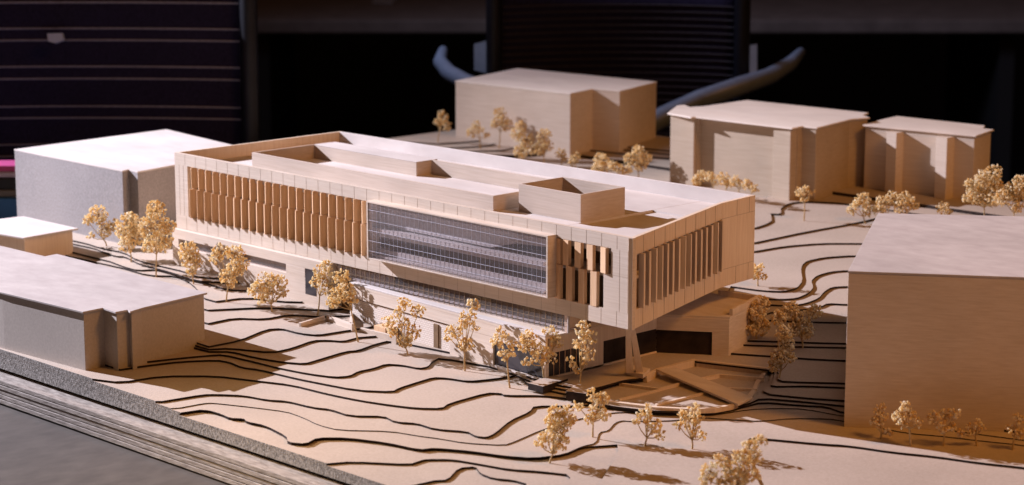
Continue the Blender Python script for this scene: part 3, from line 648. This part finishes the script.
# ------------------------------------------------------------------ the dim room behind: chairs, desk, walls
BLACK = mat('black_mesh_fabric', (.011,.009,.024), (.024,.02,.050), 300, rough=.9, spec=.1)
STRIPE = mat('pale_weave_stripe', (.19,.18,.24), (.28,.265,.34), 200, rough=.8)
STRIPE2 = mat('dim_weave_stripe', (.05,.042,.048), (.08,.066,.074), 200, rough=.8)
FRAME = mat('chair_frame', (.006,.006,.010), (.012,.012,.018), 40, rough=.4, spec=.3)
PLATE = mat('pale_grey_plate', (.42,.48,.58), (.50,.56,.66), 60)
ALU = mat('brushed_aluminium', (.16,.19,.26), (.22,.26,.34), 80, (1,1,6), rough=.4, spec=.5)
def chair(label, dep, xl, xr, yt, yb, stripes, smat, arms, curve=.03, yaw=0):
    mid = UD((xl+xr)/2, (yt+yb)/2, dep); r = Vector((RT.x,RT.y,0)); fwd = Vector((FW.x,FW.y,0)).normalized()
    r = (Matrix.Rotation(yaw,3,'Z') @ r); fn = Matrix.Rotation(yaw,3,'Z') @ fwd
    wd = (xr-xl)*dep/FPX; zt = UD(500,yt,dep).z; zb = UD(500,yb,dep).z
    base = Vector((mid.x,mid.y,-.854)) - fn*.25
    root = empty('office_chair', base, label, 'office chair', 'office chairs in the dim room behind the model')
    def surf(u, z, off=0):
        return Vector((mid.x,mid.y,0)) + r*(u-.5)*wd + fn*(curve*(1-(2*u-1)**2)-off) + Vector((0,0,z))
    nu, nz = 14, 8; m = MB()
    g0 = [[m.bm.verts.new(surf(i/nu, zb+(zt-zb)*k/nz)) for i in range(nu+1)] for k in range(nz+1)]
    g1 = [[m.bm.verts.new(surf(i/nu, zb+(zt-zb)*k/nz, -.012)) for i in range(nu+1)] for k in range(nz+1)]
    for k in range(nz):
        for i in range(nu):
            m.bm.faces.new((g0[k][i],g0[k][i+1],g0[k+1][i+1],g0[k+1][i])); m.bm.faces.new((g1[k][i],g1[k+1][i],g1[k+1][i+1],g1[k][i+1]))
    for k in range(nz):
        m.bm.faces.new((g0[k][0],g0[k+1][0],g1[k+1][0],g1[k][0])); m.bm.faces.new((g0[k][nu],g1[k][nu],g1[k+1][nu],g0[k+1][nu]))
    for i in range(nu):
        m.bm.faces.new((g0[0][i],g1[0][i],g1[0][i+1],g0[0][i+1])); m.bm.faces.new((g0[nz][i],g0[nz][i+1],g1[nz][i+1],g1[nz][i]))
    bk = m.build('backrest', BLACK, root, smooth=True)
    sm = MB()
    for ys, hh in stripes:
        z = UD((xl+xr)/2, ys, dep).z
        sm.tube([surf(.02+.96*i/nu, z, .001) for i in range(nu+1)], hh*dep/FPX/2, 5)
    sm.build('weave_stripes', smat, bk)
    for u in (-.012, 1.012):
        MB().tube([surf(u, zb-.05, .004), surf(u, zb, .006), surf(u, (zb+zt)/2, .008), surf(u, zt, .006), surf(u, zt+.05, 0)], .013, 8).build('back_post', FRAME, root, smooth=True)
    zs_ = -.854+.46
    c = Vector((mid.x,mid.y,0)) - fn*.25
    def bxp(cx, hw, hd, z0, z1, name, mt):
        mb = MB(); mb.prism([cx+r*i*hw+fn*j_*hd for i,j_ in ((-1,-1),(1,-1),(1,1),(-1,1))], z0, z1); return mb.build(name, mt, root, bevel=.012)
    bxp(c, wd*.55, .23, zs_-.03, zs_+.03, 'seat', BLACK)
    MB().tube([c+Vector((0,0,zs_-.03)), c+Vector((0,0,-.76))], .025, 10).build('gas_column', FRAME, root)
    for k in range(5):
        a = 2*math.pi*k/5; d = Vector((math.cos(a),math.sin(a),0))
        lg = MB().tube([c+Vector((0,0,-.76)), c+d*.29+Vector((0,0,-.80))], [.022,.014], 8).build('base_leg', FRAME, root)
        MB().tube([c+d*.29+Vector((0,0,-.827))+d.cross(Vector((0,0,1)))*t for t in (-.02,.02)], .0265, 12).build('castor', FRAME, lg)
    for pts, rad in arms[0]:
        MB().tube([UD(x,y,dd) for x,y,dd in pts], rad, 10).build('armrest', ALU, root, smooth=True)
    for (x0,y0_,x1,y1_,dd) in arms[1]:
        p = [UD(x,y,dd) for x,y in ((x0,y0_+4),(x1,y0_),(x1,y1_+4),(x0,y1_))]
        mb = MB(); a = [mb.bm.verts.new(v) for v in p]; b_ = [mb.bm.verts.new(v+FW*.012) for v in p]
        mb.bm.faces.new(a); mb.bm.faces.new(b_[::-1])
        for i in range(4): mb.bm.faces.new((a[i],a[(i+1)%4],b_[(i+1)%4],b_[i]))
        mb.build('arm_upright', PLATE, root)
    settle(root); return root
D1, D2 = 3.35, 3.75
st1 = [(y,h) for y,h in ((2,2.2),(28.5,2.0),(40.5,2.0),(67.5,2.0),(80,2.0),(108.5,1.8),(120.5,1.8),(148,1.6),(160,1.6))]
chair('black mesh office chair at left with paired pale stripes across its back', D1, -70, 247, -12, 185, st1, STRIPE, ([],[]), curve=.02, yaw=0)
st2 = [(y,1.4) for y in range(6,140,7)]
chair('black ribbed office chair at centre with grey metal armrests', D2, 497, 738, -10, 160, st2, STRIPE2,
      ([([(443,50,3.95),(440,62,3.9),(449,73,3.8),(466,82,3.72),(490,90,3.66)], [.008,.012,.0135,.0135,.012]),
        ([(600,150,3.62),(640,129,3.62),(665,116,3.62),(700,100,3.64),(740,86,3.62),(770,76,3.7),(790,64,3.78),(801,52,3.86)], [.018,.0175,.017,.0165,.0155,.014,.012,.008])],
       [(474,40,489,70,3.86),(736,44,757,84,3.86)]), curve=.05)
HIGHLIGHT = plain('pale_blue_highlight', (.45,.52,.72), .3, .5)
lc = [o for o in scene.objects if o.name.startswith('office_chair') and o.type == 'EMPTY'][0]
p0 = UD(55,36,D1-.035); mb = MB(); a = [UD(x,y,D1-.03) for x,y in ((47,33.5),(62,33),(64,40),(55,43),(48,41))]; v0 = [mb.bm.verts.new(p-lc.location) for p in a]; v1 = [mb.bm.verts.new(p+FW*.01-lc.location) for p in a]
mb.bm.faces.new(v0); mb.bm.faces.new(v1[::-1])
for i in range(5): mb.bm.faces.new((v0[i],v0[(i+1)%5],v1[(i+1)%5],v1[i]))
mb.build('highlight_patch', HIGHLIGHT, lc)  # solid pale patch standing in for a highlight on the backrest
# far desk, sheet of paper, floor and walls
dk = empty('desk', (UD(640,20,6.0).x, UD(640,20,6.0).y, -.854), 'long brown desk top far behind the chairs, along the top edge', 'desk')
DESK = mat('desk_laminate', (.12,.09,.08), (.17,.13,.115), 20, rough=.6)
ed = UD(640,20,6.0); zt = ed.z; r2 = Vector((RT.x,RT.y,0)); f2 = Vector((FW.x,FW.y,0)).normalized(); e2 = Vector((ed.x,ed.y,0))
MB().prism([e2-r2*3, e2+r2*3, e2+r2*3+f2*.9, e2-r2*3+f2*.9], zt-.035, zt).build('desk_top', DESK, dk, bevel=.004)
DPAN = plain('desk_panel', (.010,.008,.008), .7)
for k in (-2.6,-1.0,.98,2.6): MB().prism([e2+r2*(k-.02)+f2*.06, e2+r2*(k+.02)+f2*.06, e2+r2*(k+.02)+f2*.8, e2+r2*(k-.02)+f2*.8], -.8535, zt-.0352).build('desk_panel', DPAN, dk)
settle(dk)
pa = [UZ(x,y,zt+.0012) for x,y in ((372,3),(392,4),(400,-3),(376,-4))]; c = sum(pa, Vector())/4
o = MB().prism([(p.x-c.x,p.y-c.y) for p in pa], 0, .003).build('paper_stack', plain('paper', (.3,.28,.3))); o.location = (c.x,c.y,zt+.0006); tag(o, 'small pale stack of paper lying on the far desk top', 'paper')
# things at the far left edge of the photo, stacked on a low stool behind the table
STOOLM = plain('stool_dark', (.012,.012,.014))
def at_left(name, label, cat, x0, x1, y0, y1, dep, thick, m):
    p = [UD(x,y,dep) for x,y in ((x0,y1),(x1,y1))]; ztop = UD(5,y0,dep).z; zbot = UD(5,y1,dep).z
    d = Vector((FW.x,FW.y,0)).normalized()*thick; c = (p[0]+p[1])/2
    o = MB().prism([(p[0]-c).xy, (p[1]-c).xy, (p[1]-c+d).xy, (p[0]-c+d).xy], 0, ztop-zbot).build(name, m, bevel=.002); o.location = (c.x,c.y,zbot); tag(o, label, cat); return o
DL = 3.12
at_left('storage_crate', 'blue crate at the far left edge, behind the tall white-roofed block', 'crate', -60, 40, 197.5, 225, DL, .25, plain('blue_plastic', (.03,.12,.30)))
at_left('grey_folder', 'grey folder lying on top of the blue crate', 'folder', -58, 38, 190, 197.2, DL, .05, plain('grey_card_dark', (.13,.12,.11)))
at_left('dark_folder', 'dark folder in the pile on the blue crate, under the white one', 'folder', -58, 38, 178, 189.8, DL, .05, STOOLM)
at_left('white_folder', 'thin pale folder between the pink and the dark ones at the left edge', 'folder', -60, 36, 172, 177.8, DL, .05, plain('white_card', (.42,.36,.45)))
at_left('pink_folder', 'bright pink folder on top of the pile at the left edge', 'folder', -60, 37, 165.5, 171.8, DL, .05, plain('pink_card', (.45,.06,.20)))
s0 = UD(-10,225,DL); stl = empty('stool', (s0.x,s0.y,-.854), 'dark stool carrying the blue crate, mostly hidden behind the model', 'stool')
fx = Vector((FW.x,FW.y,0)).normalized()
MB().prism([(s0+r2*i*.16+fx*(.12+j_*.16)).xy for i,j_ in ((-1,-1),(1,-1),(1,1),(-1,1))], s0.z-.03, s0.z-.0005).build('stool_seat', STOOLM, stl)
for i in (-1,1):
    for j_ in (-1,1):
        p = s0+r2*i*.13+fx*(.12+j_*.13); MB().tube([(p.x,p.y,s0.z-.03),(p.x,p.y,-.8535)], .012, 8).build('leg', STOOLM, stl)
settle(stl)
FLOORM = mat('dark_carpet', (.006,.005,.005), (.012,.010,.010), 80, rough=.95)
WALLM = mat('dark_wall', (.006,.004,.004), (.011,.008,.007), 6, rough=.9)
o = MB().box(-9,6,-5,9,-.90,-.854).build('floor', FLOORM); tag(o, None, None, kind='structure')
wc = CAM + f2*8.2
o = MB().prism([(wc-r2*6).xy, (wc+r2*6).xy, (wc+r2*6+f2*.1).xy, (wc-r2*6+f2*.1).xy], -.8535, 2.2).build('wall', WALLM); tag(o, None, None, kind='structure')

# lift everything so the room floor is z = 0
for o in scene.objects:
    if o.parent is None: o.location.z += Z0
def up(v): return Vector((v.x,v.y,v.z+Z0))

# ------------------------------------------------------------------ light: one far spot (key), warm lamps and an added cool fill
def aim(o, target):
    o.rotation_euler = (Vector(target)-o.location).to_track_quat('-Z','Y').to_euler()
ld = Vector((1,.29,-.505)).normalized(); tgt = up(Vector((.20,-.10,0)))
k = bpy.data.lights.new('key_spot','SPOT'); k.energy = 2450; k.color = (.81,.815,.98); k.spot_size = R(38); k.spot_blend = 1; k.shadow_soft_size = .016
ko = bpy.data.objects.new('key_spot', k); col.objects.link(ko); ko.location = tgt - ld*4.0; aim(ko, tgt)
w = bpy.data.lights.new('warm_lamp','SPOT'); w.energy = 112; w.color = (1,.42,.085); w.spot_size = R(54); w.spot_blend = 1; w.shadow_soft_size = .30
wo2 = bpy.data.objects.new('warm_lamp', w); col.objects.link(wo2); wo2.location = (2.5,.40,2.85); aim(wo2, up(Vector((.72,.38,0))))
rl = bpy.data.lights.new('room_fill','AREA'); rl.shape = 'DISK'; rl.size = .9; rl.energy = 11; rl.color = (.62,.70,1)
ro = bpy.data.objects.new('room_fill', rl); col.objects.link(ro); rl.spread = R(75); ro.location = (-1.5,.55,2.75); aim(ro, (-1.0,2.2,.7))  # added fill, no fixture: brightens only the chairs and desk
fl = bpy.data.lights.new('desk_lamp','SPOT'); fl.energy = 95; fl.color = (1,.70,.38); fl.spot_size = R(17.5); fl.spot_blend = 1; fl.shadow_soft_size = .12
fo2 = bpy.data.objects.new('desk_lamp', fl); col.objects.link(fo2); fo2.location = (.15,-1.35,1.95); aim(fo2, up(Vector((.55,-.38,-.07))))
world = bpy.data.worlds.new('World'); scene.world = world; world.use_nodes = True
bg = world.node_tree.nodes['Background']; bg.inputs[0].default_value = (1,.50,.26,1); bg.inputs[1].default_value = .058

cd = bpy.data.cameras.new('camera'); co = bpy.data.objects.new('camera', cd); col.objects.link(co)
cd.sensor_fit = 'HORIZONTAL'; cd.sensor_width = 36; cd.lens = FPX*36/1024; cd.clip_start = .02; cd.clip_end = 60
co.matrix_world = Matrix((( RT.x,UP.x,-FW.x,CAM.x),(RT.y,UP.y,-FW.y,CAM.y),(RT.z,UP.z,-FW.z,CAM.z+Z0),(0,0,0,1)))
cd.dof.use_dof = True; cd.dof.focus_distance = 2.2; cd.dof.aperture_fstop = 9.5
scene.camera = co
scene.view_settings.view_transform = 'Standard'; scene.view_settings.look = 'None'; scene.view_settings.exposure = 0; scene.view_settings.gamma = 1
scene.cycles.max_bounces = 8; scene.cycles.transparent_max_bounces = 12
scene.cycles.use_denoising = True
